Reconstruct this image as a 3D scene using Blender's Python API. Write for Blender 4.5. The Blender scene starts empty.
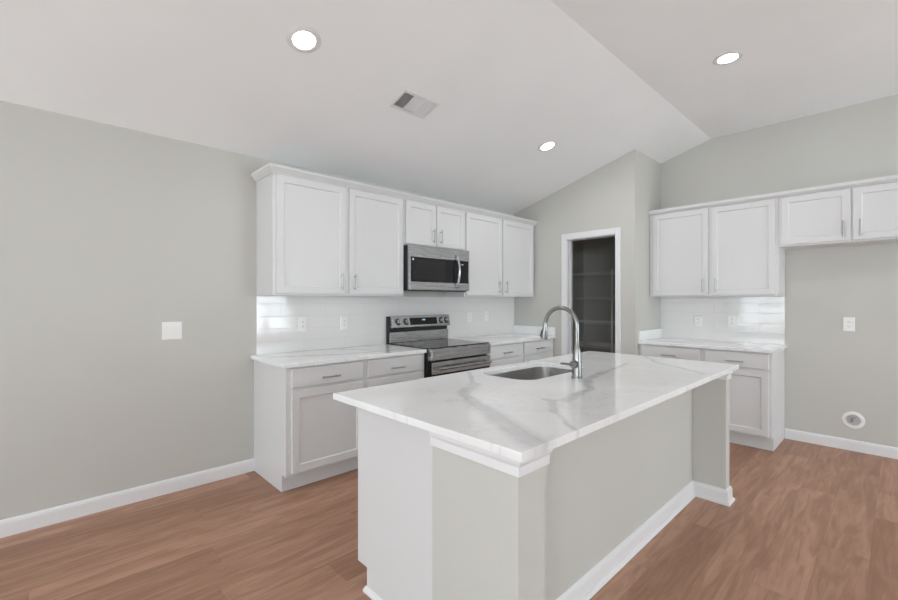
import bpy, bmesh, math, random
from mathutils import Vector, Matrix

# ------------------------------------------------------------------ camera, world, light, exposure
S = bpy.context.scene
COL = S.collection
L, PX, R, PY = 3.5291, 4.5679, 5.2801, 1.9248      # left wall y, pantry wall x, right wall x, pantry side y
BX, BY = -3.6, -4.6                                # walls behind the camera
CT, SLAB = 0.9136, 0.8835                          # worktop top / underside

cam = bpy.data.cameras.new('camera'); camo = bpy.data.objects.new('camera', cam); COL.objects.link(camo)
cam.sensor_width = 36.0; cam.lens = 429.19 / 898 * 36.0
cam.shift_x = (449 - 448.46) / 898; cam.shift_y = 0.0
cam.clip_start = 0.02
camo.location = (0, 0, 1.3507)
camo.rotation_euler = (math.radians(90), 0, math.radians(46.339 - 90))
S.camera = camo

w = bpy.data.worlds.new('sky'); S.world = w; w.use_nodes = True
bg = w.node_tree.nodes['Background']; bg.inputs[0].default_value = (0.93, 0.96, 1.0, 1); bg.inputs[1].default_value = .9

def area(name, loc, rot, sx, sy, power, color=(1, 1, 1)):
    l = bpy.data.lights.new(name, 'AREA'); l.shape = 'RECTANGLE'; l.size = sx; l.size_y = sy
    l.energy = power; l.color = color
    o = bpy.data.objects.new(name, l); COL.objects.link(o); o.location = loc; o.rotation_euler = rot
    return o
# daylight at guessed openings behind the photographer; the upward-tilted lights are added fill,
# put in at the same openings to brighten the ceiling
K = math.radians
LIGHTS = {
 'patio_sky': 24.0, 'patio_ground': 56.0, 'backwin_sky': 205.0, 'backwin_ground': 4.0,
 'side1_sky': 4.0, 'side1_ground': 4.0, 'side2_sky': 38.0, 'side2_ground': 100.0, 'downlight': 5.6}
DAY = (.885, 1.0, 1.065)
for k, tilt in (('sky', -30), ('ground', 38)):
    area('daylight_patio_' + k, (BX + .02, 2.25, 1.1), (0, K(-90 - tilt), 0), 2.1, 1.6, LIGHTS['patio_' + k], DAY)
    area('daylight_backwin_' + k, (BX + .02, -2.2, 1.5), (0, K(-90 - tilt), 0), 1.5, 2.4, LIGHTS['backwin_' + k], DAY)
    area('daylight_side1_' + k, (0.4, BY + .02, 1.5), (K(90 + tilt), 0, 0), 3.4, 1.5, LIGHTS['side1_' + k], DAY)
    area('fill_side2_' + k, (4.0, BY + .02, 1.2), (K(90 + tilt), 0, 0), 1.8, 2.1, LIGHTS['side2_' + k], DAY)  # lights of the added side window, brighten faces turned toward it

S.view_settings.view_transform = 'Standard'
try: S.view_settings.look = 'None'
except Exception: pass
S.view_settings.gamma = 1.0
S.view_settings.use_curve_mapping = False
S.view_settings.exposure = 0.10
S.cycles.max_bounces = 10; S.cycles.diffuse_bounces = 8; S.cycles.glossy_bounces = 5
S.cycles.sample_clamp_indirect = 6.0
S.cycles.use_denoising = True

# ------------------------------------------------------------------ materials
def mat(name, color, rough=.5, metal=0.0, spec=.5, emis=None, estr=0):
    m = bpy.data.materials.new(name); m.use_nodes = True
    b = m.node_tree.nodes['Principled BSDF']
    b.inputs['Base Color'].default_value = (*color, 1); b.inputs['Roughness'].default_value = rough
    b.inputs['Metallic'].default_value = metal; b.inputs['Specular IOR Level'].default_value = spec
    if emis: b.inputs['Emission Color'].default_value = (*emis, 1); b.inputs['Emission Strength'].default_value = estr
    return m
class NT:
    def __init__(s, m): s.m = m; s.t = m.node_tree; s.b = s.t.nodes['Principled BSDF']
    def n(s, typ, **kw):
        x = s.t.nodes.new(typ)
        for k, v in kw.items(): setattr(x, k, v)
        return x
    def l(s, a, b): s.t.links.new(a, b)
    def put(s, sock, v):
        if hasattr(v, 'is_output'): s.l(v, sock)
        elif v is not None: sock.default_value = v
    def math(s, op, a, b=None, c=None, clamp=False):
        x = s.n('ShaderNodeMath', operation=op, use_clamp=clamp)
        for i, v in enumerate((a, b, c)): s.put(x.inputs[i], v)
        return x.outputs[0]
    def vec(s, op, a, b=None):
        x = s.n('ShaderNodeVectorMath', operation=op); s.put(x.inputs[0], a); s.put(x.inputs[1], b)
        return x
    def noise(s, v, scale, detail=3, rough=.5, dim='3D'):
        x = s.n('ShaderNodeTexNoise'); s.put(x.inputs['Vector'], v); x.inputs['Scale'].default_value = scale
        x.inputs['Detail'].default_value = detail; x.inputs['Roughness'].default_value = rough
        return x
    def ramp(s, f, a, b):
        x = s.n('ShaderNodeMapRange'); x.interpolation_type = 'SMOOTHSTEP'; s.put(x.inputs[0], f)
        x.inputs[1].default_value = a; x.inputs[2].default_value = b
        return x.outputs[0]
    def mix(s, f, a, b, mode='MIX'):
        x = s.n('ShaderNodeMix', data_type='RGBA', blend_type=mode); s.put(x.inputs[0], f)
        for i, v in ((6, a), (7, b)):
            if isinstance(v, tuple): v = (*v, 1) if len(v) == 3 else v
            s.put(x.inputs[i], v)
        return x.outputs[2]
    def pos(s): return s.n('ShaderNodeNewGeometry').outputs['Position']
    def bump(s, h, strength, dist):
        x = s.n('ShaderNodeBump'); s.put(x.inputs['Height'], h); x.inputs['Strength'].default_value = strength
        x.inputs['Distance'].default_value = dist; s.l(x.outputs[0], s.b.inputs['Normal'])

def paint(name, color, rough=.6, amp=.0006, scale=160):
    m = mat(name, color, rough, spec=.35); N = NT(m); p = N.pos()
    n = N.noise(p, scale, 2); N.bump(n.outputs[0], .25, amp)
    big = N.noise(p, 1.3, 2).outputs[0]
    N.l(N.mix(N.ramp(big, .3, .7), tuple(c * .985 for c in color), tuple(min(1, c * 1.01) for c in color)), N.b.inputs['Base Color'])
    return m
M = {}
M['wall'] = paint('greige_wall_paint', (.548, .541, .508))
M['ceiling'] = paint('ceiling_paint', (.89, .90, .905), .8, .0008, 120)
M['white'] = paint('white_cabinet_paint', (.675, .672, .675), .32, .0001, 60)
M['trim'] = paint('white_trim_paint', (.76, .76, .77), .35, .0001, 60)
M['pantry'] = M['wall']
M['plastic'] = mat('white_plastic', (.84, .84, .83), .35)
M['slot'] = mat('dark_slot', (.12, .12, .12), .5)
M['nickel'] = mat('brushed_nickel_pull', (.40, .40, .40), .33, 1.0)
M['rubber'] = mat('black_button', (.02, .02, .02), .4)
M['blackglass'] = mat('black_glass', (.008, .008, .009), .06, spec=.3)
M['cooktop'] = mat('black_ceramic_cooktop', (.03, .03, .032), .08, spec=.6)
M['blackmetal'] = mat('black_enamel', (.02, .02, .02), .4)
M['burner'] = mat('burner_print', (.16, .16, .16), .2)
M['display'] = mat('display_glow', (.1, .2, .3), .3, emis=(.45, .75, 1), estr=1.6)
M['lamp'] = mat('led_lens', (1, 1, 1), .4, emis=(1, .985, .95), estr=14)
M['wire'] = mat('white_coated_wire', (.72, .72, .71), .4)
M['duct'] = mat('vent_dark', (.30, .30, .30), .7)
M['brass'] = mat('valve_brass', (.55, .5, .42), .35, 1.0)
M['glass'] = mat('window_glass', (1, 1, 1), .02); M['glass'].node_tree.nodes['Principled BSDF'].inputs['Transmission Weight'].default_value = 1
M['drain'] = mat('drain_steel', (.45, .45, .45), .3, 1.0)

def steel(name, color, rough, axis):
    m = mat(name, color, rough, 1.0); N = NT(m)
    v = N.vec('MULTIPLY', N.pos(), axis).outputs[0]
    n = N.noise(v, 1.0, 3, .6).outputs[0]
    r = N.math('MULTIPLY_ADD', n, .08, rough - .04); N.l(r, N.b.inputs['Roughness'])
    N.l(N.mix(n, tuple(c * .96 for c in color), tuple(min(1, c * 1.04) for c in color)), N.b.inputs['Base Color'])
    return m
M['steel'] = steel('brushed_stainless', (.46, .465, .47), .27, (4, 4, 300))
M['sinksteel'] = steel('sink_stainless', (.62, .61, .60), .30, (300, 6, 6))
M['faucet'] = steel('satin_nickel', (.26, .257, .25), .30, (60, 60, 200))

def tile(name, along, shift):
    m = mat(name, (.78, .76, .75), .1, spec=.5); N = NT(m); p = N.pos()
    sp = N.n('ShaderNodeSeparateXYZ'); N.l(p, sp.inputs[0])
    cb = N.n('ShaderNodeCombineXYZ'); N.l(N.math('SUBTRACT', sp.outputs[along], shift), cb.inputs[0]); N.l(N.math('SUBTRACT', sp.outputs[2], CT - .002), cb.inputs[1])
    b = N.n('ShaderNodeTexBrick'); N.l(cb.outputs[0], b.inputs['Vector'])
    b.offset = .5; b.inputs['Scale'].default_value = 1; b.inputs['Mortar Size'].default_value = .0022
    b.inputs['Mortar Smooth'].default_value = .6; b.inputs['Brick Width'].default_value = .406; b.inputs['Row Height'].default_value = .1016
    b.inputs['Color1'].default_value = (.775, .76, .75, 1); b.inputs['Color2'].default_value = (.755, .74, .732, 1)
    b.inputs['Mortar'].default_value = (.66, .66, .65, 1)
    N.l(b.outputs['Color'], N.b.inputs['Base Color'])
    N.l(N.math('MULTIPLY_ADD', b.outputs['Fac'], .5, .09), N.b.inputs['Roughness'])
    wob = N.noise(cb.outputs[0], 9, 1).outputs[0]
    hgt = N.math('SUBTRACT', N.math('MULTIPLY', wob, 1.6), b.outputs['Fac'])
    N.bump(hgt, .6, .0012)
    return m
M['tile_x'] = tile('glossy_white_subway_tile_left', 0, .222)
M['tile_y'] = tile('glossy_white_subway_tile_right', 1, .155)

def quartz(name, segs):
    m = mat(name, (.84, .84, .84), .12, spec=.5); N = NT(m); p = N.pos()
    n1 = N.noise(p, 3.2, 4, .6); n2 = N.noise(p, 14, 3, .6)
    wv = N.vec('SUBTRACT', n1.outputs['Color'], (.5, .5, .5)).outputs[0]
    wv = N.vec('MULTIPLY', wv, (.07, .07, 0)).outputs[0]
    wv2 = N.vec('MULTIPLY', N.vec('SUBTRACT', n2.outputs['Color'], (.5, .5, .5)).outputs[0], (.03, .03, 0)).outputs[0]
    q = N.vec('ADD', N.vec('ADD', N.vec('MULTIPLY', p, (1, 1, 0)).outputs[0], wv).outputs[0], wv2).outputs[0]
    d = None
    for (ax, ay, bx, by, wd) in segs:
        ab = Vector((bx - ax, by - ay, 0))
        pa = N.vec('SUBTRACT', q, (ax, ay, 0)).outputs[0]
        t = N.math('DIVIDE', N.vec('DOT_PRODUCT', pa, tuple(ab)).outputs['Value'], ab.length_squared, clamp=True)
        sc = N.n('ShaderNodeVectorMath', operation='SCALE'); sc.inputs[0].default_value = tuple(ab); N.l(t, sc.inputs['Scale'])
        dist = N.vec('LENGTH', N.vec('SUBTRACT', pa, sc.outputs[0]).outputs[0]).outputs['Value']
        dist = N.math('DIVIDE', dist, wd * 1.25)
        d = dist if d is None else N.math('MINIMUM', d, dist)
    col = (.82, .82, .825)
    base = N.mix(N.ramp(N.noise(p, 1.7, 3).outputs[0], .35, .75), (.80, .80, .805), (.89, .90, .905))
    mod = N.ramp(n2.outputs[0], .2, .7)
    if d is not None:
        soft = N.math('MULTIPLY', N.ramp(d, 1.0, .15), N.math('MULTIPLY_ADD', mod, .5, .45))
        base = N.mix(soft, base, (.57, .57, .585))
        core = N.math('MULTIPLY', N.ramp(N.math('ABSOLUTE', N.math('SUBTRACT', d, .35)), .12, .0), mod)
        base = N.mix(N.math('MULTIPLY', core, .45), base, (.50, .49, .49))
    # faint hairline veining everywhere
    f = N.noise(q, 2.1, 5, .62).outputs[0]
    hair = N.ramp(N.math('ABSOLUTE', N.math('SUBTRACT', f, .52)), .018, .0)
    base = N.mix(N.math('MULTIPLY', hair, .28), base, (.60, .59, .59))
    N.l(base, N.b.inputs['Base Color'])
    return m
M['quartz'] = quartz('white_quartz_grey_veins', [
    (1.90, 1.80, 1.642, 1.528, .018), (1.642, 1.528, 1.43, 1.40, .042), (1.43, 1.40, 1.303, 1.185, .040), (1.303, 1.185, 1.24, 1.037, .050),
    (1.24, 1.037, 1.152, .868, .060), (1.152, .868, 1.08, .70, .065),
    (2.95, 1.30, 2.494, 1.233, .020), (2.494, 1.233, 2.196, 1.196, .032), (2.196, 1.196, 1.934, 1.043, .030), (1.934, 1.043, 1.65, 1.0, .034),
    (1.65, 1.0, 1.60, 1.08, .02), (1.591, 1.04, 1.454, .932, .028), (1.454, .932, 1.306, .752, .014),
    (3.45, 1.40, 3.154, 1.188, .018), (3.154, 1.188, 2.85, .80, .022)])
M['quartz_run'] = quartz('white_quartz_soft_veins', [
    (1.3, 3.30, 1.75, 3.10, .04), (1.75, 3.10, 2.35, 3.02, .03), (1.9, 3.48, 2.1, 3.2, .03),
    (3.5, 3.4, 4.1, 3.1, .03), (4.8, 1.7, 5.1, 1.2, .03), (5.1, 1.2, 4.8, .9, .03)])

def floor_mat():
    m = mat('brown_vinyl_plank', (.2, .1, .07), .42, spec=.35); N = NT(m); p = N.pos()
    sp = N.n('ShaderNodeSeparateXYZ'); N.l(p, sp.inputs[0])
    W, LN = .192, 1.52
    yr = N.math('DIVIDE', N.math('ADD', sp.outputs[1], 20.06), W); row = N.math('FLOOR', yr); fy = N.math('SUBTRACT', yr, row)
    wn = N.n('ShaderNodeTexWhiteNoise', noise_dimensions='1D'); N.l(row, wn.inputs['W'])
    xr = N.math('ADD', N.math('DIVIDE', N.math('ADD', sp.outputs[0], 20), LN), wn.outputs['Value']); cx = N.math('FLOOR', xr); fx = N.math('SUBTRACT', xr, cx)
    cb = N.n('ShaderNodeCombineXYZ'); N.l(row, cb.inputs[0]); N.l(cx, cb.inputs[1])
    w2 = N.n('ShaderNodeTexWhiteNoise', noise_dimensions='2D'); N.l(cb.outputs[0], w2.inputs['Vector'])
    rnd = w2.outputs['Value']; rc = w2.outputs['Color']
    off = N.vec('MULTIPLY', rc, (30, 30, 30)).outputs[0]
    gp = N.vec('ADD', N.vec('MULTIPLY', p, (1.6, 13, 1)).outputs[0], off).outputs[0]
    g = N.noise(gp, 1.6, 6, .62); g.inputs['Distortion'].default_value = .8
    gp2 = N.vec('ADD', N.vec('MULTIPLY', p, (5, 150, 1)).outputs[0], off).outputs[0]
    g2 = N.noise(gp2, 1.0, 3, .6).outputs[0]
    c = N.mix(rnd, (.315, .165, .104), (.475, .276, .190))
    c = N.mix(N.math('MULTIPLY', N.ramp(g.outputs[0],   .60, .34), .62), c, (.25, .128, .080))
    c = N.mix(N.math('MULTIPLY', N.ramp(g.outputs[0], .50, .78), .4), c, (.54, .335, .24))
    c = N.mix(N.math('MULTIPLY', N.ramp(g2, .55, .3), .25), c, (.24, .125, .078))
    e = N.math('MINIMUM', N.math('MULTIPLY', N.math('MINIMUM', fy, N.math('SUBTRACT', 1.0, fy)), W), N.math('MULTIPLY', N.math('MINIMUM', fx, N.math('SUBTRACT', 1.0, fx)), LN))
    gap = N.ramp(e, .0025, .0006)
    c = N.mix(N.math('MULTIPLY', gap, .22), c, (.07, .035, .025))
    N.l(c, N.b.inputs['Base Color'])
    N.l(N.math('MULTIPLY_ADD', g2, .15, .36), N.b.inputs['Roughness'])
    N.bump(N.math('SUBTRACT', N.math('MULTIPLY', g2, .3), gap), .25, .0006)
    return m
M['floor'] = floor_mat()

# ------------------------------------------------------------------ mesh helpers (all coordinates are world metres)
class MB:
    def __init__(s): s.bm = bmesh.new()
    def v(s, p): return s.bm.verts.new(p)
    def poly(s, pts): return s.bm.faces.new([s.v(p) for p in pts])
    def hexa(s, c):
        vs = [s.v(p) for p in c]
        for f in ((0, 1, 2, 3), (7, 6, 5, 4), (0, 4, 5, 1), (1, 5, 6, 2), (2, 6, 7, 3), (3, 7, 4, 0)): s.bm.faces.new([vs[i] for i in f])
        return s
    def box(s, x0, x1, y0, y1, z0, z1):
        return s.hexa([(x0, y0, z0), (x1, y0, z0), (x1, y1, z0), (x0, y1, z0), (x0, y0, z1), (x1, y0, z1), (x1, y1, z1), (x0, y1, z1)])
    def tbox(s, T, u0, u1, w0, w1, z0, z1):
        return s.hexa([T(u0, w0, z0), T(u1, w0, z0), T(u1, w1, z0), T(u0, w1, z0), T(u0, w0, z1), T(u1, w0, z1), T(u1, w1, z1), T(u0, w1, z1)])
    def prism(s, a, b):
        """solid between two matching polygons"""
        va = [s.v(p) for p in a]; vb = [s.v(p) for p in b]; n = len(a)
        s.bm.faces.new(va); s.bm.faces.new(vb[::-1])
        for i in range(n): s.bm.faces.new([va[i], vb[i], vb[(i + 1) % n], va[(i + 1) % n]])
        return s
    def loft(s, rings, cap=True, closed=True):
        vr = [[s.v(p) for p in r] for r in rings]; n = len(vr[0])
        for a, b in zip(vr, vr[1:]):
            for i in range(n if closed else n - 1): s.bm.faces.new([a[i], a[(i + 1) % n], b[(i + 1) % n], b[i]])
        if cap: s.bm.faces.new(vr[0][::-1]); s.bm.faces.new(vr[-1])
        return s
    def cyl(s, a, b, ra, rb=None, n=20):
        return s.tube([a, b], [ra, ra if rb is None else rb], n)
    def tube(s, pts, rad, n=14):
        pts = [Vector(p) for p in pts]
        if not isinstance(rad, (list, tuple)): rad = [rad] * len(pts)
        rings = []; prev = None
        for i, p in enumerate(pts):
            t = ((pts[min(i + 1, len(pts) - 1)] - p).normalized() + (p - pts[max(i - 1, 0)]).normalized())
            if t.length < 1e-6: t = pts[-1] - pts[0]
            t.normalize()
            if prev is None:
                up = Vector((0, 0, 1)) if abs(t.z) < .9 else Vector((1, 0, 0)); a = t.cross(up).normalized()
            else: a = (prev - t * prev.dot(t)).normalized()
            prev = a; b = t.cross(a)
            rings.append([p + (a * math.cos(k * 2 * math.pi / n) + b * math.sin(k * 2 * math.pi / n)) * rad[i] for k in range(n)])
        return s.loft(rings)
    def sweep(s, path, prof, side=1):
        """profile (offset, z) along a plan polyline, mitred; side=1 offsets to the left of travel"""
        P = [Vector((p[0], p[1])) for p in path]; rings = []
        for i, p in enumerate(P):
            d0 = (p - P[i - 1]).normalized() if i else None
            d1 = (P[i + 1] - p).normalized() if i < len(P) - 1 else None
            n0 = Vector((-d0.y, d0.x)) if d0 else None; n1 = Vector((-d1.y, d1.x)) if d1 else None
            if n0 is None: m = n1
            elif n1 is None: m = n0
            else: m = (n0 + n1) / (1 + n0.dot(n1))
            rings.append([(p.x + m.x * o * side, p.y + m.y * o * side, z) for o, z in prof])
        return s.loft(rings)
    def build(s, name, m, parent=None, bevel=0, smooth=False, origin=None):
        bmesh.ops.recalc_face_normals(s.bm, faces=s.bm.faces[:])
        org = Vector(parent['_o']) if parent is not None and '_o' in parent else Vector(origin or (0, 0, 0))
        bmesh.ops.translate(s.bm, verts=s.bm.verts[:], vec=-org)
        me = bpy.data.meshes.new(name); s.bm.to_mesh(me); s.bm.free()
        me.materials.append(m)
        o = bpy.data.objects.new(name, me); COL.objects.link(o)
        if parent is not None: o.parent = parent; o['_o'] = tuple(org)
        else: o.location = org; o['_o'] = tuple(org)
        if smooth:
            for f in me.polygons: f.use_smooth = True
            me.set_sharp_from_angle(angle=math.radians(35))
        if bevel:
            b = o.modifiers.new('bevel', 'BEVEL'); b.width = bevel; b.segments = 2; b.limit_method = 'ANGLE'; b.angle_limit = math.radians(40)
            for f in me.polygons: f.use_smooth = True
            me.set_sharp_from_angle(angle=math.radians(35))
            b.harden_normals = True
        return o
def tag(o, label=None, cat=None, group=None, kind=None):
    if label: o['label'] = label
    if cat: o['category'] = cat
    if group: o['group'] = group
    if kind: o['kind'] = kind
    return o
def thing(name, loc, label, cat, group=None):
    o = bpy.data.objects.new(name, None); COL.objects.link(o); o.location = loc; o.empty_display_size = .05
    o['_o'] = tuple(loc); return tag(o, label, cat, group)
def structure(name, mb, m, label=None, bevel=0, parent=None):
    o = mb.build(name, m, parent, bevel=bevel)
    if parent is None: o['kind'] = 'structure'
    if label: o['label'] = label
    return o
TL = lambda u, wd, z: (u, L - wd, z)          # left-wall frame: u = x, w = distance off the wall
TR = lambda u, wd, z: (R - wd, u, z)          # right-wall frame: u = y
def rrect(cx, cy, hx, hy, r, z, n=6):
    out = []
    for qx, qy, a0 in ((1, 1, 0), (-1, 1, 90), (-1, -1, 180), (1, -1, 270)):
        for k in range(n + 1):
            a = math.radians(a0 + 90 * k / n)
            out.append((cx + qx * (hx - r) + r * math.cos(a), cy + qy * (hy - r) + r * math.sin(a), z))
    return out

# ------------------------------------------------------------------ room shell
CR = 1.402; FZ = 3.10; SZ = 2.4874; SL = (FZ - SZ) / (L - CR)
def cz(y): return FZ if y <= CR else FZ - (y - CR) * SL
XE = 6.52
structure('floor', MB().box(BX - .12, XE, BY - .12, L + .12, -.1, 0), M['floor'], 'brown wood-look plank floor running through the kitchen')
prof = [(L + .12, SZ), (L, SZ), (CR, FZ), (BY - .12, FZ), (BY - .12, FZ + .12), (CR, FZ + .12), (L + .12, SZ + .12)]
structure('ceiling', MB().prism([(BX - .12, y, z) for y, z in prof], [(XE, y, z) for y, z in prof]), M['ceiling'], 'smooth white ceiling sloping up from the range wall to a flat middle')
structure('wall_left', MB().box(BX, XE, L, L + .12, 0, SZ), M['wall'], 'long greige wall behind the range')
rp = [(BY, 0), (PY, 0), (PY, cz(PY)), (CR, FZ), (BY, FZ)]
structure('wall_right', MB().prism([(R, y, z) for y, z in rp], [(R + .12, y, z) for y, z in rp]), M['wall'], 'greige wall behind the refrigerator space')
# pantry front wall with its doorway
D0, D1, DH = 2.128, 2.735, 2.075
m = MB()
def yz(poly, x0, x1, mb): mb.prism([(x0, y, z) for y, z in poly], [(x1, y, z) for y, z in poly])
yz([(PY, 0), (D0, 0), (D0, cz(D0)), (PY, cz(PY))], PX, PX + .115, m)
yz([(D0, DH), (D1, DH), (D1, cz(D1)), (D0, cz(D0))], PX, PX + .115, m)
yz([(D1, 0), (L, 0), (L, SZ), (D1, cz(D1))], PX, PX + .115, m)
structure('wall_pantry_front', m, M['wall'], 'greige wall with the open pantry doorway')
m = MB(); yz([(PY, 0), (PY + .115, 0), (PY + .115, cz(PY + .115)), (PY, cz(PY))], PX + .115, 6.4, m)
structure('wall_pantry_side', m, M['wall'], 'side wall of the pantry block beside the right cabinets')
m = MB(); yz([(PY, 0), (L, 0), (L, SZ), (PY, cz(PY))], 6.4, XE, m)
structure('wall_pantry_back', m, M['wall'])

# walls with guessed, unseen glazed openings, put in to admit daylight
def pierced(name, horiz, c0, c1, a0, a1, zt, holes):
    m = MB()
    def b(p, q, z0, z1):
        if q - p < 1e-4 or z1 - z0 < 1e-4: return
        if horiz: m.box(p, q, c0, c1, z0, z1)
        else: m.box(c0, c1, p, q, z0, z1)
    cur = a0
    for (p, q, z0, z1) in holes:
        b(cur, p, 0, zt); b(p, q, 0, z0); b(p, q, z1, zt); cur = q
    b(cur, a1, 0, zt)
    return structure(name, m, M['wall'])
pierced('wall_back', False, BX - .12, BX, BY - .12, CR, FZ, [(-3.4, -1.0, .75, 2.25)])
m = MB()
def bx_poly(poly): yz(poly, BX - .12, BX, m)
bx_poly([(CR, 2.2), (3.1, 2.2), (3.1, cz(3.1)), (CR, FZ)]); bx_poly([(3.1, 0), (L, 0), (L, SZ), (3.1, cz(3.1))]); 
structure('wall_back_dining', m, M['wall'])
pierced('wall_side', True, BY - .12, BY, BX, R + .12, FZ, [(-1.3, 2.1, .75, 2.25), (3.1, 4.9, .10, 2.25)])
def window(name, horiz, c, a0, a1, z0, z1, nv):
    f = MB(); t = .05
    def b(mb, p, q, za, zb, d=.035):
        if horiz: mb.box(p, q, c - d, c + d, za, zb)
        else: mb.box(c - d, c + d, p, q, za, zb)
    b(f, a0, a0 + t, z0, z1); b(f, a1 - t, a1, z0, z1); b(f, a0 + t, a1 - t, z0, z0 + t); b(f, a0 + t, a1 - t, z1 - t, z1)
    for k in range(1, nv): q = a0 + (a1 - a0) * k / nv; b(f, q - t / 2, q + t / 2, z0 + t, z1 - t)
    fr = structure(name, f, M['trim']); g = MB(); b(g, a0 + t - .005, a1 - t + .005, z0 + t - .005, z1 - t + .005, .003)
    g.build('pane', M['glass'], fr)
    return fr
window('window_1', False, BX - .06, -3.4, -1.0, .75, 2.25, 3)
window('window_2', True, BY - .06, -1.3, 2.1, .75, 2.25, 4)
window('added_window_4', True, BY - .06, 3.1, 4.9, .10, 2.25, 2)  # unseen window, added to light the surfaces facing this wall
window('window_3', False, BX - .06, CR, 3.1, 0.0, 2.2, 2)

# baseboards
bp = [(0, 0), (.0145, 0), (.0145, .075), (.011, .090), (.004, .096), (0, .097)]
structure('baseboard_left', MB().sweep([(BX, L), (1.2333, L)], bp, -1), M['trim'], 'white baseboard along the left wall')
structure('baseboard_right', MB().sweep([(R, .765), (R, BY)], bp, -1), M['trim'], 'white baseboard along the refrigerator wall')
structure('baseboard_back', MB().sweep([(BX, CR), (BX, BY)], bp, 1), M['trim'])
structure('baseboard_side', MB().sweep([(BX, BY), (R, BY)], bp, 1), M['trim'])

# pantry door casing and jamb lining
m = MB(); t = .018; cw = .065
for x0, x1 in ((PX - t, PX),):
    m.box(x0, x1, D0 - .05, D0 + .006, 0, DH + cw); m.box(x0, x1, D1 - .006, D1 + cw, 0, DH + cw); m.box(x0, x1, D0 + .006, D1 - .006, DH - .006, DH + cw)
structure('trim_1', m, M['trim'], 'white casing around the pantry doorway', bevel=.004)
m = MB(); m.box(PX, PX + .115, D1 - .010, D1, 0, DH); m.box(PX, PX + .115, D0, D0 + .010, 0, DH); m.box(PX, PX + .115, D0 + .010, D1 - .010, DH - .012, DH)
m.box(PX + .05, PX + .085, D1 - .018, D1 - .010, 0, DH - .012); m.box(PX + .05, PX + .085, D0 + .010, D0 + .018, 0, DH - .012)
structure('trim_2', m, M['trim'], 'white jamb lining of the pantry doorway')

# ------------------------------------------------------------------ cabinet building blocks
def shaker(T, u0, u1, w0, z0, z1, name, parent, fr=.052, th=.02):
    mb = MB(); w1 = w0 + th; s = .007; dp = .009
    def ring(i, wd): return [T(u0 + i, wd, z0 + i), T(u1 - i, wd, z0 + i), T(u1 - i, wd, z1 - i), T(u0 + i, wd, z1 - i)]
    mb.loft([ring(0, w0), ring(0, w1 - .002), ring(.002, w1), ring(fr, w1), ring(fr + s, w1 - dp), ring(fr + s + .002, w1 - dp)])
    return mb.build(name, M['white'], parent)
def slabfront(T, u0, u1, w0, z0, z1, name, parent, th=.02):
    mb = MB(); w1 = w0 + th
    def ring(i, wd): return [T(u0 + i, wd, z0 + i), T(u1 - i, wd, z0 + i), T(u1 - i, wd, z1 - i), T(u0 + i, wd, z1 - i)]
    mb.loft([ring(0, w0), ring(0, w1 - .004), ring(.004, w1), ring(.012, w1)])
    return mb.build(name, M['white'], parent)
def pull(T, u, z, w0, parent, vertical, ln=.142):
    mb = MB(); h = ln / 2; so = .030; r = .0058; k = h - .022
    if vertical:
        mb.cyl(T(u, w0 + so, z - h), T(u, w0 + so, z + h), r, n=12)
        for q in (-k, k): mb.cyl(T(u, w0, z + q), T(u, w0 + so, z + q), .0045, n=10)
    else:
        mb.cyl(T(u - h, w0 + so, z), T(u + h, w0 + so, z), r, n=12)
        for q in (-k, k): mb.cyl(T(u + q, w0, z), T(u + q, w0 + so, z), .0045, n=10)
    return tag(mb.build('handle', M['nickel'], parent, smooth=True), 'brushed nickel bar handle')
def base_cabinet(T, u0, u1, bays, label, group=None, name='base_cabinet', toe=.122, swap=False, dd=.61, td=.076):
    """bays: list of (drawer/door start, end, handle side)"""
    org = T((u0 + u1) / 2, dd / 2, 0)
    c = thing(name, org, label, 'cabinet', group)
    side = [(0.002, 0), (dd - td, 0), (dd - td, toe), (dd, toe), (dd, SLAB), (0.002, SLAB)]
    mb = MB(); mb.prism([T(u0, a, b) for a, b in side], [T(u1, a, b) for a, b in side]); mb.build('carcass', M['white'], c)
    MB().tbox(T, u0 + .001, u1 - .001, dd - td, dd - td + .006, .001, toe - .001).build('toe_kick', M['white'], c)
    for a, b, hs in bays:
        d = slabfront(T, a, b, dd, .735, .872, 'drawer', c); pull(T, (a + b) / 2, .789, dd + .02, d, False)
        d = shaker(T, a, b, dd, toe + .018, .715, 'door', c); pull(T, b - .032 if hs > 0 else a + .032, .60, dd + .02, d, True)
    return c
def wall_cabinet(T, u0, u1, z0, z1, doors, label, group=None, dd=.33, top=2.288):
    c = thing('wall_cabinet', T((u0 + u1) / 2, dd / 2, z0), label, 'cabinet', group)
    MB().tbox(T, u0, u1, 0.002, dd, z0, z1).build('carcass', M['white'], c)
    for a, b, hs in doors:
        d = shaker(T, a, b, dd, z0 + .016, top, 'door', c); pull(T, b - .045 if hs > 0 else a + .045, z0 + .016 + .098, dd + .02, d, True)
    return c
UB, UT = 1.385, 2.298
XR0 = 3.283
# left wall, base
base_cabinet(TL, 1.2333, 2.486, [(1.271, 1.842, 1), (1.886, 2.455, -1)], 'white base cabinet left of the stainless range, its end panel facing the room')
base_cabinet(TL, 3.304, PX - .002, [(3.335, 3.922, 1), (3.948, 4.525, -1)], 'white base cabinet between the range and the pantry wall')
# left wall, uppers
g = None
wall_cabinet(TL, 1.2527, 2.471, UB, UT, [(1.278, 1.853, 1), (1.889, 2.455, -1)], 'tall white two-door wall cabinet left of the microwave')
wall_cabinet(TL, 2.473, 3.283, 1.866, UT, [(2.490, 2.866, 1), (2.876, 3.268, -1)], 'short white two-door wall cabinet directly above the microwave')
wall_cabinet(TL, 3.285, 4.549, UB, UT, [(3.302, 3.880, 1), (3.918, 4.510, -1)], 'tall white two-door wall cabinet between microwave and pantry wall')
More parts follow.
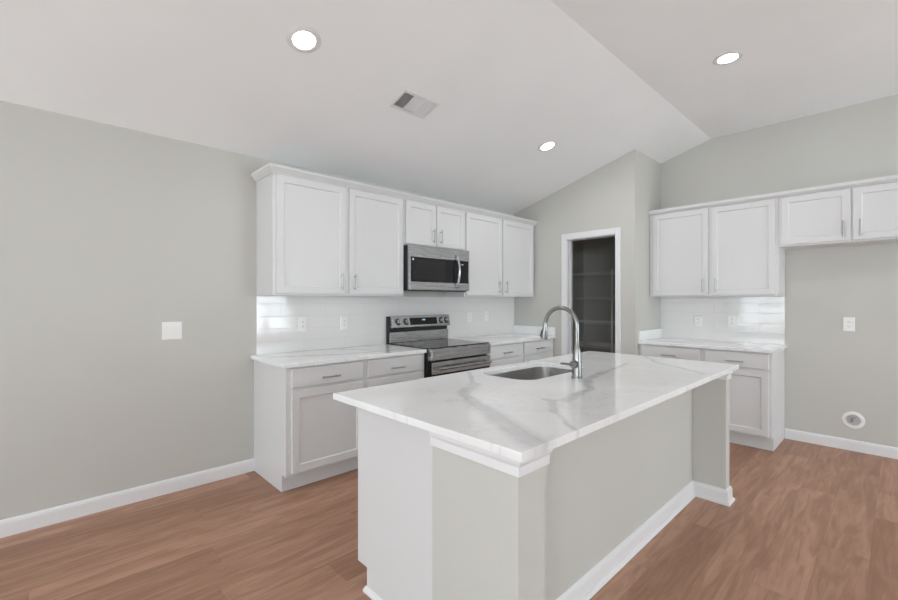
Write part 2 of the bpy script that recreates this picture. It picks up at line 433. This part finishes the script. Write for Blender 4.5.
# right wall
base_cabinet(TR, .7675, PY - .002, [(.790, 1.290, 1), (1.333, 1.896, -1)], 'white base cabinet beside the refrigerator space on the right wall')
wall_cabinet(TR, .764, PY - .002, UB, UT, [(.785, 1.310, 1), (1.338, 1.880, -1)], 'tall white two-door wall cabinet above the right-hand worktop')
wall_cabinet(TR, -.20, .762, 1.838, UT, [(-.185, .262, 1), (.276, .742, -1)], 'short white wall cabinet over the empty refrigerator space')

# crown mouldings
cp = [(0, 2.292), (.010, 2.292), (.012, 2.299), (.020, 2.306), (.035, 2.325), (.041, 2.329), (.043, 2.347), (0, 2.347)]
o = MB().sweep([(1.2527, L - .002), (1.2527, L - .332), (PX - .002, L - .332)], cp, -1).build('crown_molding', M['white'])
tag(o, 'white crown molding capping the wall cabinets over the range wall', 'molding')
cp2 = [(0, 2.296), (.008, 2.296), (.014, 2.303), (.026, 2.314), (.03, 2.318), (.03, 2.344), (0, 2.344)]
o = MB().sweep([(R - .332, PY - .002), (R - .332, -.2), (R - .002, -.2)], cp2, -1).build('crown_molding', M['white'])
tag(o, 'white crown molding capping the wall cabinets on the right wall', 'molding')

# backsplash tile
o = MB().box(1.2527, PX - .001, L - .009, L - .0005, CT + .0005, UB - .0005).build('tile_backsplash', M['tile_x'])
tag(o, 'glossy white subway tile backsplash behind the range', 'backsplash')
o = MB().box(R - .009, R - .0005, .766, PY - .001, CT + .0005, UB - .0005).build('tile_backsplash', M['tile_y'])
tag(o, 'glossy white subway tile backsplash above the right-hand worktop', 'backsplash')

# worktops
c = thing('countertop', (1.83, L - .33, SLAB), 'white veined quartz worktop section left of the range', 'countertop')
MB().box(1.208, 2.488, L - .645, L - .002, SLAB + .0003, CT).build('slab', M['quartz_run'], c, bevel=.003)
c = thing('countertop', (3.94, L - .33, SLAB), 'white quartz worktop section between range and pantry wall', 'countertop')
MB().box(3.302, PX - .001, L - .645, L - .002, SLAB + .0003, CT).build('slab', M['quartz_run'], c, bevel=.003)
MB().box(PX - .022, PX - .001, L - .640, L - .010, CT + .0003, 1.018).build('side_splash', M['quartz_run'], c, bevel=.002)
c = thing('countertop', (R - .33, 1.34, SLAB), 'white quartz worktop on the right wall beside the refrigerator space', 'countertop')
MB().box(R - .645, R - .002, .748, PY - .001, SLAB + .0003, CT).build('slab', M['quartz_run'], c, bevel=.003)
MB().box(R - .640, R - .010, PY - .022, PY - .001, CT + .0003, 1.018).build('side_splash', M['quartz_run'], c, bevel=.002)

# ------------------------------------------------------------------ island
GX, GY = 1.041, .787          # near face / room-side face of the greige columns
RY = .988                     # recessed knee wall
PWY = 1.176                   # where cabinets start behind the knee wall
FX0, FX1 = 3.290, 3.375       # far column
isl = thing('kitchen_island', (2.2, 1.25, 0), 'kitchen island with white end panel and greige knee wall under a quartz top', 'island')
m = MB()
m.prism([(x, y, 0) for x, y in ((GX, GY), (GX + .143, GY), (GX + .143, RY), (FX0, RY), (FX0, GY), (FX1, GY), (FX1, PWY), (GX, PWY))],
        [(x, y, SLAB) for x, y in ((GX, GY), (GX + .143, GY), (GX + .143, RY), (FX0, RY), (FX0, GY), (FX1, GY), (FX1, PWY), (GX, PWY))])
tag(m.build('knee_wall', M['wall'], isl), 'greige painted knee wall with a column at each end')
EX = 1.100
side = [(PWY, 0), (1.700, 0), (1.700, .112), (1.777, .112), (1.777, SLAB), (PWY, SLAB)]
m = MB(); m.prism([(EX, y, z) for y, z in side], [(EX + .02, y, z) for y, z in side]); tag(m.build('end_panel', M['white'], isl), 'white cabinet end panel')
side = [(PWY, 0), (1.700, 0), (1.700, .112), (1.772, .112), (1.772, SLAB), (PWY, SLAB)]
# carcass is open above the sink: floor, back, front and partitions
m = MB(); XI0, XI1 = EX + .02, 3.36
m.box(XI0, XI1, PWY, PWY + .018, .10, SLAB); m.box(XI0, XI1, PWY + .018, 1.757, .112, .130); m.box(XI0, XI1, 1.757, 1.772, .118, SLAB)
for x in (1.78, 2.70, XI1 - .018): m.box(x, x + .018, PWY + .018, 1.757, .118, SLAB)
m.box(XI0, XI1, 1.688, 1.700, 0, .118)
m.build('carcass', M['white'], isl)
TI = lambda u, wd, z: (u, 1.772 + wd, z)
for a, b in ((1.125, 1.45), (1.456, 1.77)):
    d = slabfront(TI, a, b, 0, .735, .872, 'drawer', isl, .018); pull(TI, (a + b) / 2, .789, .018, d, False)
    d = shaker(TI, a, b, 0, .13, .715, 'door', isl, th=.018); pull(TI, b - .04, .62, .018, d, True)
for a, b, hs in ((1.80, 2.235, 1), (2.243, 2.69, -1), (2.71, 3.04, 1), (3.046, 3.350, -1)):
    d = shaker(TI, a, b, 0, .13, .872, 'door', isl, th=.018); pull(TI, b - .04 if hs > 0 else a + .04, .76, .018, d, True)
# apron trim under the slab round each column
ap = [(0, .823), (.010, .823), (.010, .852), (.013, .856), (.0165, .864), (.0165, SLAB - .0003), (0, SLAB - .0003)]
for path in ([(GX, PWY), (GX, GY), (GX + .143, GY), (GX + .143, RY)], [(FX0, RY), (FX0, GY), (FX1, GY), (FX1, PWY)]):
    tag(MB().sweep(path, ap, -1).build('apron_trim', M['trim'], isl), 'white stepped trim under the worktop')
MB().sweep([(GX, PWY), (GX, GY), (GX + .143, GY), (GX + .143, RY), (FX0, RY), (FX0, GY), (FX1, GY), (FX1, PWY)], bp, -1).build('baseboard', M['trim'], isl)
sh = [(0, 0), (.014, 0), (.013, .010), (.008, .020), (.002, .027), (0, .027)]
sh2 = [(.0147, 0), (.027, 0), (.026, .010), (.021, .018), (.0147, .020)]
MB().sweep([(EX - .03, PWY), (GX, PWY), (GX, GY), (GX + .143, GY), (GX + .143, RY), (FX0, RY), (FX0, GY), (FX1, GY), (FX1, PWY)][1:], sh2, -1).build('shoe_molding', M['trim'], isl)
MB().sweep([(3.36, 1.7005), (EX, 1.7005), (EX, PWY)], sh, -1).build('shoe_molding', M['trim'], isl)

# island worktop with sink cut-out
c = thing('island_countertop', (2.2, 1.29, SLAB), 'large white quartz island worktop with bold grey veins around the sink', 'countertop')
IX0, IX1, IY0, IY1 = .9993, 3.4290, .7434, 1.8341
SX, SY, SHX, SHY = 2.235, 1.560, .335, .187
def slab_with_hole(mb):
    z0, z1 = SLAB + .0004, CT; inner = rrect(SX, SY, SHX, SHY, .10, 0, 8); outer = [(IX0, IY0), (IX1, IY0), (IX1, IY1), (IX0, IY1)]
    lv = []
    for z in (z0, z1):
        vo = [mb.v((x, y, z)) for x, y in outer]; vi = [mb.v((p[0], p[1], z)) for p in inner]
        ed = [mb.bm.edges.new((a, vs[(i + 1) % len(vs)])) for vs in (vo, vi) for i, a in enumerate(vs)]
        bmesh.ops.triangle_fill(mb.bm, edges=ed, use_beauty=True)
        lv.append((vo, vi))
    for k in (0, 1):
        a, b = lv[0][k], lv[1][k]
        for i in range(len(a)): j = (i + 1) % len(a); mb.bm.faces.new([a[i], a[j], b[j], b[i]])
    return mb
slab_with_hole(MB()).build('slab', M['quartz'], c, bevel=.0025)

# sink
sk = thing('kitchen_sink', (SX, SY, SLAB - .22), 'undermount stainless single-bowl sink set in the island worktop', 'sink')
mb = MB(); e = .004
levels = [(-e, SLAB - .0005, .10), (-e, SLAB - .03, .10), (-e, SLAB - .17, .10), (.008, SLAB - .205, .095), (.035, SLAB - .215, .08), (.15, SLAB - .218, .03), (.183, SLAB - .219, .004)]
rings = [rrect(SX, SY, SHX - i, SHY - i, max(r, .003), z, 8) for i, z, r in levels]
outer = [rrect(SX, SY, SHX - i, SHY - i, r, z, 8) for i, z, r in ((.17, SLAB - .223, .01), (.03, SLAB - .221, .09), (-e - .003, SLAB - .195, .1), (-e - .003, SLAB - .003, .1), (-.0078, SLAB - .003, .1), (-.0078, SLAB - .0005, .1))]
mb.loft(outer + rings)
mb.build('basin', M['sinksteel'], sk, smooth=True)
MB().cyl((SX, SY, SLAB - .2185), (SX, SY, SLAB - .2155), .045, n=28).build('drain', M['drain'], sk, smooth=True)

# faucet
FXc, FYc = 2.189, 1.247
fa = thing('kitchen_faucet', (FXc, FYc, CT), 'satin nickel pull-down gooseneck faucet standing behind the island sink', 'faucet')
z = CT + .0003
MB().tube([(FXc, FYc, z), (FXc, FYc, z + .006), (FXc, FYc, z + .010), (FXc, FYc, z + .06), (FXc, FYc, z + .11), (FXc, FYc, z + .15), (FXc, FYc, z + .178), (FXc, FYc, z + .186)],
          [.030, .030, .0265, .0255, .0245, .0200, .0145, .0125], 28).build('body', M['faucet'], fa, smooth=True)
pts = [(FXc, FYc, z + .18), (FXc, FYc, z + .25), (FXc, FYc, z + .285)]; ra = .104; cy = FYc + ra; czv = z + .288
for k in range(1, 20): a = math.radians(180 - k * 9.2); pts.append((FXc, cy + ra * math.cos(a), czv + ra * math.sin(a)))
a = math.radians(180 - 19 * 9.2); dv = Vector((0, math.sin(a), -math.cos(a))).normalized()
p_end = Vector(pts[-1]); 
MB().tube(pts, .0125, 16).build('spout', M['faucet'], fa, smooth=True)
q0 = p_end; q1 = q0 + dv * .006; q2 = q0 + dv * .03; q3 = q0 + dv * .085; q4 = q0 + dv * .094
hd = MB().tube([q0 - dv * .002, q1, q2, q3, q4], [.0130, .0145, .0150, .0205, .0190], 24).build('spray_head', M['faucet'], fa, smooth=True)
b0 = q2 + Vector((0, .016, 0)); 
tag(MB().tube([q0 + dv * .035 + Vector((0, .015, .002)), q0 + dv * .05 + Vector((0, .021, .001)), q0 + dv * .075 + Vector((0, .025, 0)), q0 + dv * .088 + Vector((0, .021, 0))], [.003, .0055, .0055, .003], 12).build('spray_button', M['rubber'], hd, smooth=True), 'black spray button')
hz = z + .078
MB().tube([(FXc - .015, FYc, hz), (FXc - .03, FYc, hz), (FXc - .046, FYc, hz), (FXc - .052, FYc, hz)], [.021, .0225, .0215, .016], 24).build('handle_hub', M['faucet'], fa, smooth=True)
MB().tube([(FXc - .048, FYc, hz), (FXc - .075, FYc, hz + .003), (FXc - .125, FYc + .002, hz + .014), (FXc - .160, FYc + .003, hz + .018)], [.0075, .006, .0068, .0055], 14).build('lever', M['faucet'], fa, smooth=True)

# ------------------------------------------------------------------ range
X0, X1 = 2.500, 3.288; YB = L - .012
def Y(d): return L - d
rg = thing('electric_range', ((X0 + X1) / 2, L - .33, 0), 'freestanding stainless electric range with black glass cooktop and back control panel', 'range')
MB().box(X0, X1, Y(.645), YB, .03, .898).build('body', M['blackmetal'], rg)
ck = MB().box(X0 - .004, X1 + .004, Y(.675), Y(.075), .9145, .925).build('cooktop', M['cooktop'], rg, bevel=.002)
for bx_, by_, rr in ((X0 + .20, .48, .105), (X0 + .60, .50, .085), (X0 + .20, .22, .075), (X0 + .60, .22, .095)):
    mb = MB(); n = 40
    for r0 in (rr, rr * .62):
        ro = [(bx_ + r0 * math.cos(k * 2 * math.pi / n), Y(by_) + r0 * math.sin(k * 2 * math.pi / n), .9253) for k in range(n)]
        ri = [(bx_ + (r0 - .003) * math.cos(k * 2 * math.pi / n), Y(by_) + (r0 - .003) * math.sin(k * 2 * math.pi / n), .9253) for k in range(n)]
        mb.loft([ro, ri], cap=False)
    mb.build('burner_ring', M['burner'], ck)
# front manifold with its shallow rectangular emboss
mb = MB(); f0 = Y(.645); f1 = Y(.700)
mb.box(X0, X1, f1 + .006, f0, .812, .9145)
ring = lambda i, y: [(X0 + i, y, .812 + i), (X1 - i, y, .812 + i), (X1 - i, y, .9145 - i), (X0 + i, y, .9145 - i)]
mb.loft([ring(0, f1 + .006), ring(.004, f1), ring(.030, f1), ring(.0305, f1 + .0055), ring(.0355, f1 + .0055), ring(.036, f1 + .001), ring(.045, f1 + .001)])
tag(mb.build('front_panel', M['steel'], rg), 'stainless panel above the oven door')
dr = MB().box(X0 + .003, X1 - .003, Y(.690), Y(.647), .235, .796).build('oven_door', M['blackglass'], rg, bevel=.003)
MB().box(X0 + .003, X1 - .003, Y(.697), Y(.6905), .690, .796).build('door_rail', M['steel'], dr, bevel=.002)
hb = MB(); hb.tube([(X0 + .05, Y(.745), .742), (X1 - .05, Y(.745), .742)], .013, 16)
for x in (X0 + .075, X1 - .075): hb.box(x - .012, x + .012, Y(.742), Y(.697), .732, .752)
hb.build('handle', M['steel'], dr, smooth=True)
MB().box(X0 + .003, X1 - .003, Y(.692), Y(.647), .06, .225).build('storage_drawer', M['steel'], rg, bevel=.003)
for x in (X0 + .05, X1 - .05):
    for d in (.08, .60): MB().cyl((x, Y(d), 0), (x, Y(d), .032), .016, n=14).build('foot', M['rubber'], rg)
# back guard
def xprism(mb, poly, x0=X0, x1=X1): return mb.prism([(x0, Y(d), z) for d, z in poly], [(x1, Y(d), z) for d, z in poly])
MBg = MB(); xprism(MBg, [(.012, .898), (.055, .898), (.055, 1.0), (.062, 1.04), (.062, 1.172), (.05, 1.186), (.012, 1.186)]); MBg.build('back_guard', M['blackmetal'], rg)
mb = MB(); xprism(mb, [(.0555, .926), (.078, .926), (.078, 1.030), (.0555, 1.030)], X0 + .004, X1); mb.build('lower_guard_panel', M['steel'], rg, bevel=.002)
cpn = MB(); pf = [(.0625, 1.070), (.104, 1.070), (.108, 1.078), (.082, 1.188), (.05, 1.192), (.05, 1.1865), (.0625, 1.180)]; xprism(cpn, pf, X0 + .012, X1 + .004)
cp_ = cpn.build('control_panel', M['steel'], rg, bevel=.0015)
slope = Vector((0, -(.082 - .108), 1.188 - 1.078)).normalized()      # up along the panel face
nrm = Vector((0, -slope.z, slope.y)).normalized()
def onp(x, t, o=0): b = Vector((x, Y(.108), 1.078)) + slope * t + nrm * o; return tuple(b)
dsp = MB(); dsp.hexa([onp(2.735, .018, 0), onp(3.105, .018, 0), onp(3.105, .092, 0), onp(2.735, .092, 0), onp(2.735, .018, .0015), onp(3.105, .018, .0015), onp(3.105, .092, .0015), onp(2.735, .092, .0015)])
ds = dsp.build('display', M['blackglass'], cp_)
for i, x in enumerate((2.585, 2.685, 3.165, 3.245)):
    kb = MB(); kb.cyl(onp(x, .055, 0), onp(x, .055, .004), .033, n=28)
    k0 = tag(kb.build('knob', M['blackmetal'], cp_, smooth=True), 'black-ringed steel control knob')
    kb = MB(); kb.tube([onp(x, .055, .004), onp(x, .055, .022), onp(x, .055, .026)], [.025, .0235, .021], 28); kb.hexa([onp(x - .004, .034, .02), onp(x + .004, .034, .02), onp(x + .004, .076, .02), onp(x - .004, .076, .02), onp(x - .004, .034, .034), onp(x + .004, .034, .034), onp(x + .004, .076, .034), onp(x - .004, .076, .034)])
    # knob cap belongs to the knob mesh
    tag(kb.build('knob', M['steel'], cp_, smooth=True), 'steel cap of a control knob')

# small lit clock segments on the display
def seg_digit(mb, x, t, w_, h_, segs):
    s = .0016
    R_ = {'a': (0, h_, w_, s), 'g': (0, h_ / 2, w_, s), 'd': (0, 0, w_, s), 'f': (0, h_ / 2, s, h_ / 2), 'b': (w_ - s, h_ / 2, s, h_ / 2), 'e': (0, 0, s, h_ / 2), 'c': (w_ - s, 0, s, h_ / 2)}
    for q in segs:
        ax, at, aw, ah = R_[q]
        mb.hexa([onp(x + ax, t + at, .0015), onp(x + ax + aw, t + at, .0015), onp(x + ax + aw, t + at + ah, .0015), onp(x + ax, t + at + ah, .0015),
                 onp(x + ax, t + at, .0022), onp(x + ax + aw, t + at, .0022), onp(x + ax + aw, t + at + ah, .0022), onp(x + ax, t + at + ah, .0022)])
# (built below as a sub-part of the control panel's display)
mb = MB()
for i, sg in enumerate(('bc', 'abged', 'abcdef', 'abcdef')): seg_digit(mb, 2.895 + i * .010 + (.004 if i > 1 else 0), .062, .007, .013, sg)
mb.build('clock_digits', M['display'], cp_)

# ------------------------------------------------------------------ microwave
mw = thing('microwave_oven', (2.87, L - .2, 1.445), 'stainless over-the-range microwave with dark window and curved handle', 'microwave')
W0, W1, Z0, Z1 = 2.476, 3.272, 1.447, 1.8645
MB().box(W0, W1, Y(.385), Y(.0095), Z0 - .006, Z1).build('housing', M['blackmetal'], mw)
fy0, fy1 = Y(.386), Y(.418)
# one-piece stainless face with an opening for the glass
mb = MB(); gx0, gx1, gz0, gz1 = W0 + .012, W1 - .012, 1.522, 1.754
mb.box(W0, W1, fy1, fy0, gz1, Z1 - .001); mb.box(W0, W1, fy1, fy0, Z0, gz0); mb.box(W0, gx0, fy1, fy0, gz0, gz1); mb.box(gx1, W1, fy1, fy0, gz0, gz1)
md = mb.build('door', M['steel'], mw, bevel=.0015)
XS = 3.112
gl = MB().box(gx0, XS - .002, fy1 + .002, fy0, gz0, gz1).build('window', M['blackglass'], md)
m2 = mat('microwave_mesh_screen', (.02, .02, .02), .15, spec=.3)
MB().box(gx0 + .02, 2.93, fy1 + .0012, fy1 + .0019, gz0 + .018, gz1 - .02).build('screen', m2, md)
MB().cyl((gx0 + .028, fy1 + .0012, gz1 - .022), (gx0 + .028, fy1 + .0003, gz1 - .022), .010, n=20).build('badge', M['plastic'], md)
MB().box(XS, gx1, fy1 + .002, fy0, gz0, gz1).build('control_panel', M['blackglass'], mw)
MB().box(XS + .035, XS + .075, fy1 + .0008, fy1 + .0019, gz1 - .045, gz1 - .033).build('display', mat('dim_display', (.3, .3, .3), .3), mw)
mb = MB(); n = 14; pts = []
for k in range(n + 1):
    t = k / n; pts.append((XS - .030, fy1 - .012 - .034 * math.sin(math.pi * t), 1.480 + .325 * t))
mb.tube([(XS - .030, fy1 + .001, 1.480)] + pts + [(XS - .030, fy1 + .001, 1.805)], .0125, 14)
mb.build('handle', M['steel'], md, smooth=True)
MB().box(W0 + .06, W1 - .25, Y(.34), Y(.12), Z0 - .014, Z0 - .0065).build('grease_filter', M['drain'], mw)
MB().box(W0 + .02, W1 - .02, Y(.384), Y(.348), Z0 - .012, Z0 - .0065).build('vent_grille', M['blackmetal'], mw)

# ------------------------------------------------------------------ outlets, switch, valve box
def plate(T, u, z, w0, label, kind, group=None, hw=.038, hh=.062):
    nm = 'wall_outlet' if kind == 'outlet' else 'light_switch'
    c = thing(nm, T(u, w0, z - hh), label, 'outlet' if kind == 'outlet' else 'light switch', group)
    mb = MB()
    def ring(i, wd): return [T(u - hw + i, wd, z - hh + i), T(u + hw - i, wd, z - hh + i), T(u + hw - i, wd, z + hh - i), T(u - hw + i, wd, z + hh - i)]
    mb.loft([ring(0, w0 + .0003), ring(0, w0 + .003), ring(.003, w0 + .006), ring(.006, w0 + .006)]); mb.build('cover_plate', M['plastic'], c)
    if kind == 'outlet':
        for s in (-.020, .020):
            r = MB(); r.tbox(T, u - .0165, u + .0165, w0 + .0061, w0 + .0085, z + s - .0145, z + s + .0145); r = r.build('receptacle', M['plastic'], c, bevel=.002)
            sl = MB()
            for q in (-.0065, .0065): sl.tbox(T, u + q - .0012, u + q + .0012, w0 + .0084, w0 + .0088, z + s - .002, z + s + .008)
            sl.tbox(T, u - .0022, u + .0022, w0 + .0084, w0 + .0088, z + s - .0095, z + s - .005); sl.build('slot', M['slot'], r)
    else:
        for s in (-.023, .023):
            r = MB(); k = [T(u + s - .0165, w0 + .0061, z - .033), T(u + s + .0165, w0 + .0061, z - .033), T(u + s + .0165, w0 + .0061, z + .033), T(u + s - .0165, w0 + .0061, z + .033),
                           T(u + s - .0165, w0 + .008, z - .033), T(u + s + .0165, w0 + .008, z - .033), T(u + s + .0165, w0 + .012, z + .033), T(u + s - .0165, w0 + .012, z + .033)]
            r.hexa(k); r.build('rocker', M['plastic'], c)
    return c
plate(TL, 1.631, 1.144, .009, 'white outlet plate on the tile nearest the end of the left cabinets', 'outlet')
plate(TL, 2.031, 1.140, .009, 'white outlet plate on the tile just left of the range', 'outlet')
plate(TL, 3.70, 1.145, .009, 'white outlet plate on the tile just right of the range', 'outlet')
plate(TL, 4.005, 1.150, .009, 'white outlet plate on the range-wall tile nearest the pantry wall', 'outlet')
plate(TR, 1.523, 1.117, .009, 'white outlet plate on the right tile, nearer the pantry side', 'outlet')
plate(TR, 1.206, 1.127, .009, 'white outlet plate on the right tile, nearer the refrigerator space', 'outlet')
plate(TR, .306, 1.133, .0, 'white outlet plate on the painted wall in the empty refrigerator space', 'outlet')
plate(TL, .678, 1.135, .0, 'white double rocker light switch on the bare left wall', 'switch', hw=.060, hh=.062)
# round valve box
vb = thing('water_valve_box', (R, .277, .199), 'round white recessed water valve box low on the refrigerator wall', 'valve box')
def circ(r, x, n=36, y=.277, z=.275): return [(x, y + r * math.cos(k * 2 * math.pi / n), z + r * math.sin(k * 2 * math.pi / n)) for k in range(n)]
MB().loft([circ(.076, R - .0003), circ(.076, R - .004), circ(.071, R - .008), circ(.050, R - .008), circ(.047, R - .0005), circ(.047, R - .0003)], cap=False).build('cover_ring', M['plastic'], vb, smooth=True)
MB().cyl((R - .0004, .277, .275), (R - .0012, .277, .275), .047, n=36).build('box_back', mat('valve_box_inside', (.5, .5, .5), .6), vb)
v = MB(); v.cyl((R - .0013, .285, .262), (R - .022, .285, .262), .011, n=14); v.cyl((R - .016, .285, .262), (R - .016, .285, .300), .008, n=12); v.tube([(R - .016, .265, .300), (R - .016, .305, .300)], .006, 10)
v.build('valve', M['drain'], vb, smooth=True)

# ------------------------------------------------------------------ recessed ceiling lights and vent
def cplane(x, y):   # point on the ceiling and its downward normal
    if y > CR: n = Vector((0, -SL, -1)).normalized()
    else: n = Vector((0, 0, -1))
    return Vector((x, y, cz(y))), n
def can(x, y, label):
    p, n = cplane(x, y); c = thing('recessed_ceiling_light', tuple(p), label, 'ceiling light')
    a = n.cross(Vector((1, 0, 0))).normalized(); b = n.cross(a)
    def ring(r, o, k=36): return [tuple(p + n * o + (a * math.cos(q * 2 * math.pi / k) + b * math.sin(q * 2 * math.pi / k)) * r) for q in range(k)]
    MB().loft([ring(.062, .0005), ring(.094, .0005), ring(.094, .002), ring(.084, .007), ring(.066, .007), ring(.062, .003)], cap=False).build('trim_ring', M['trim'], c, smooth=True)
    l = bpy.data.lights.new('downlight', 'AREA'); l.shape = 'DISK'; l.size = .12; l.energy = LIGHTS['downlight']; l.color = (.98, 1, 1)
    lo = bpy.data.objects.new('downlight', l); COL.objects.link(lo); lo.location = p + n * .012; lo.rotation_euler = n.to_track_quat('-Z', 'Y').to_euler()
    MB().loft([ring(.062, .0006), ring(.062, .003), ring(.050, .0045)]).build('lens', M['lamp'], c, smooth=True)
    return c
can(1.092, 2.335, 'recessed ceiling light near the left, closest to the photographer')
can(3.540, 2.330, 'recessed ceiling light above the sloped ceiling near the pantry')
can(3.602, .850, 'recessed ceiling light on the flat ceiling at the right')
# vent register
p, n = cplane(2.005, 2.463); va = thing('ceiling_vent', tuple(p), 'white louvered air register on the sloped ceiling', 'air vent')
ax = Vector((1, 0, 0)); ay = Vector((0, 1, -SL)).normalized()
def cb(mb, u0, u1, v0, v1, o0, o1):
    P = lambda u, v_, o: tuple(p + ax * u + ay * v_ + n * o)
    mb.hexa([P(u0, v0, o0), P(u1, v0, o0), P(u1, v1, o0), P(u0, v1, o0), P(u0, v0, o1), P(u1, v0, o1), P(u1, v1, o1), P(u0, v1, o1)])
HU, HV, fw = .165, .098, .022
mb = MB(); cb(mb, -HU, HU, HV - fw, HV, .0005, .007); cb(mb, -HU, HU, -HV, -HV + fw, .0005, .007); cb(mb, -HU, -HU + fw, -HV + fw, HV - fw, .0005, .007); cb(mb, HU - fw, HU, -HV + fw, HV - fw, .0005, .007)
for u in (-.052, .052): cb(mb, u - .004, u + .004, -HV + fw, HV - fw, .0025, .0068)
mb.build('frame', M['trim'], va)
mb = MB(); cb(mb, -HU + fw, HU - fw, -HV + fw, HV - fw, .0005, .0012); mb.build('duct_opening', M['duct'], va)
def louver(u0, u1, v0, v1, tilt, alongx):
    P = lambda u, v_, o: tuple(p + ax * u + ay * v_ + n * o); mb = MB()
    if alongx: mb.hexa([P(u0, v0, .0015), P(u1, v0, .0015), P(u1, v0 + .001, .0015), P(u0, v0 + .001, .0015), P(u0, v0 + tilt, .0065), P(u1, v0 + tilt, .0065), P(u1, v0 + tilt + .001, .0065), P(u0, v0 + tilt + .001, .0065)])
    else: mb.hexa([P(u0, v0, .0015), P(u0 + .001, v0, .0015), P(u0 + .001, v1, .0015), P(u0, v1, .0015), P(u0 + tilt, v0, .0065), P(u0 + tilt + .001, v0, .0065), P(u0 + tilt + .001, v1, .0065), P(u0 + tilt, v1, .0065)])
    mb.build('louver', M['trim'], va)
for k in range(8): louver(-.142 + k * .0108, 0, -.075, .075, -.004, False)
for k in range(11): louver(-.047, .047, -.070 + k * .0128, 0, .010, True)
for k in range(8): louver(.058 + k * .0102, 0, -.075, .075, .009, False)

# ------------------------------------------------------------------ pantry shelves
sid = ['top', 'second', 'third', 'lowest']
for i, z in enumerate((1.752, 1.384, 1.030, .685)):
    lb = ['white pantry shelf, topmost of the four', 'white pantry shelf, second from the top', 'white pantry shelf, third from the top', 'white pantry shelf, lowest of the four seen'][i]
    c = thing('pantry_shelf', (5.9, 2.8, z), lb, 'shelf', 'wire shelves in the pantry')
    mb = MB()
    for k in range(22): x = 5.912 + k * .0228; mb.box(x - .0018, x + .0018, 2.06, L - .002, z - .004, z)
    for x in (5.905, 6.10, 6.392): mb.box(x - .003, x + .003, 2.06, L - .002, z - .010, z - .0042)
    mb.build('wire_deck', M['wire'], c)
    mb = MB(); mb.box(5.895, 5.902, 2.06, L - .002, z - .004, z + .004); mb.box(5.895, 5.902, 2.06, L - .002, z - .034, z - .026)
    y = 2.07
    while y < L - .01: mb.box(5.897, 5.900, y, y + .003, z - .027, z - .003); y += .026
    mb.build('front_lip', M['wire'], c)
o = MB().box(5.872, 5.890, 2.79, 2.808, 0, 1.79).build('shelf_post', M['wire'])
tag(o, 'thin white vertical post holding up the pantry shelves', 'post')

for o in bpy.data.objects:
    if '_o' in o: del o['_o']
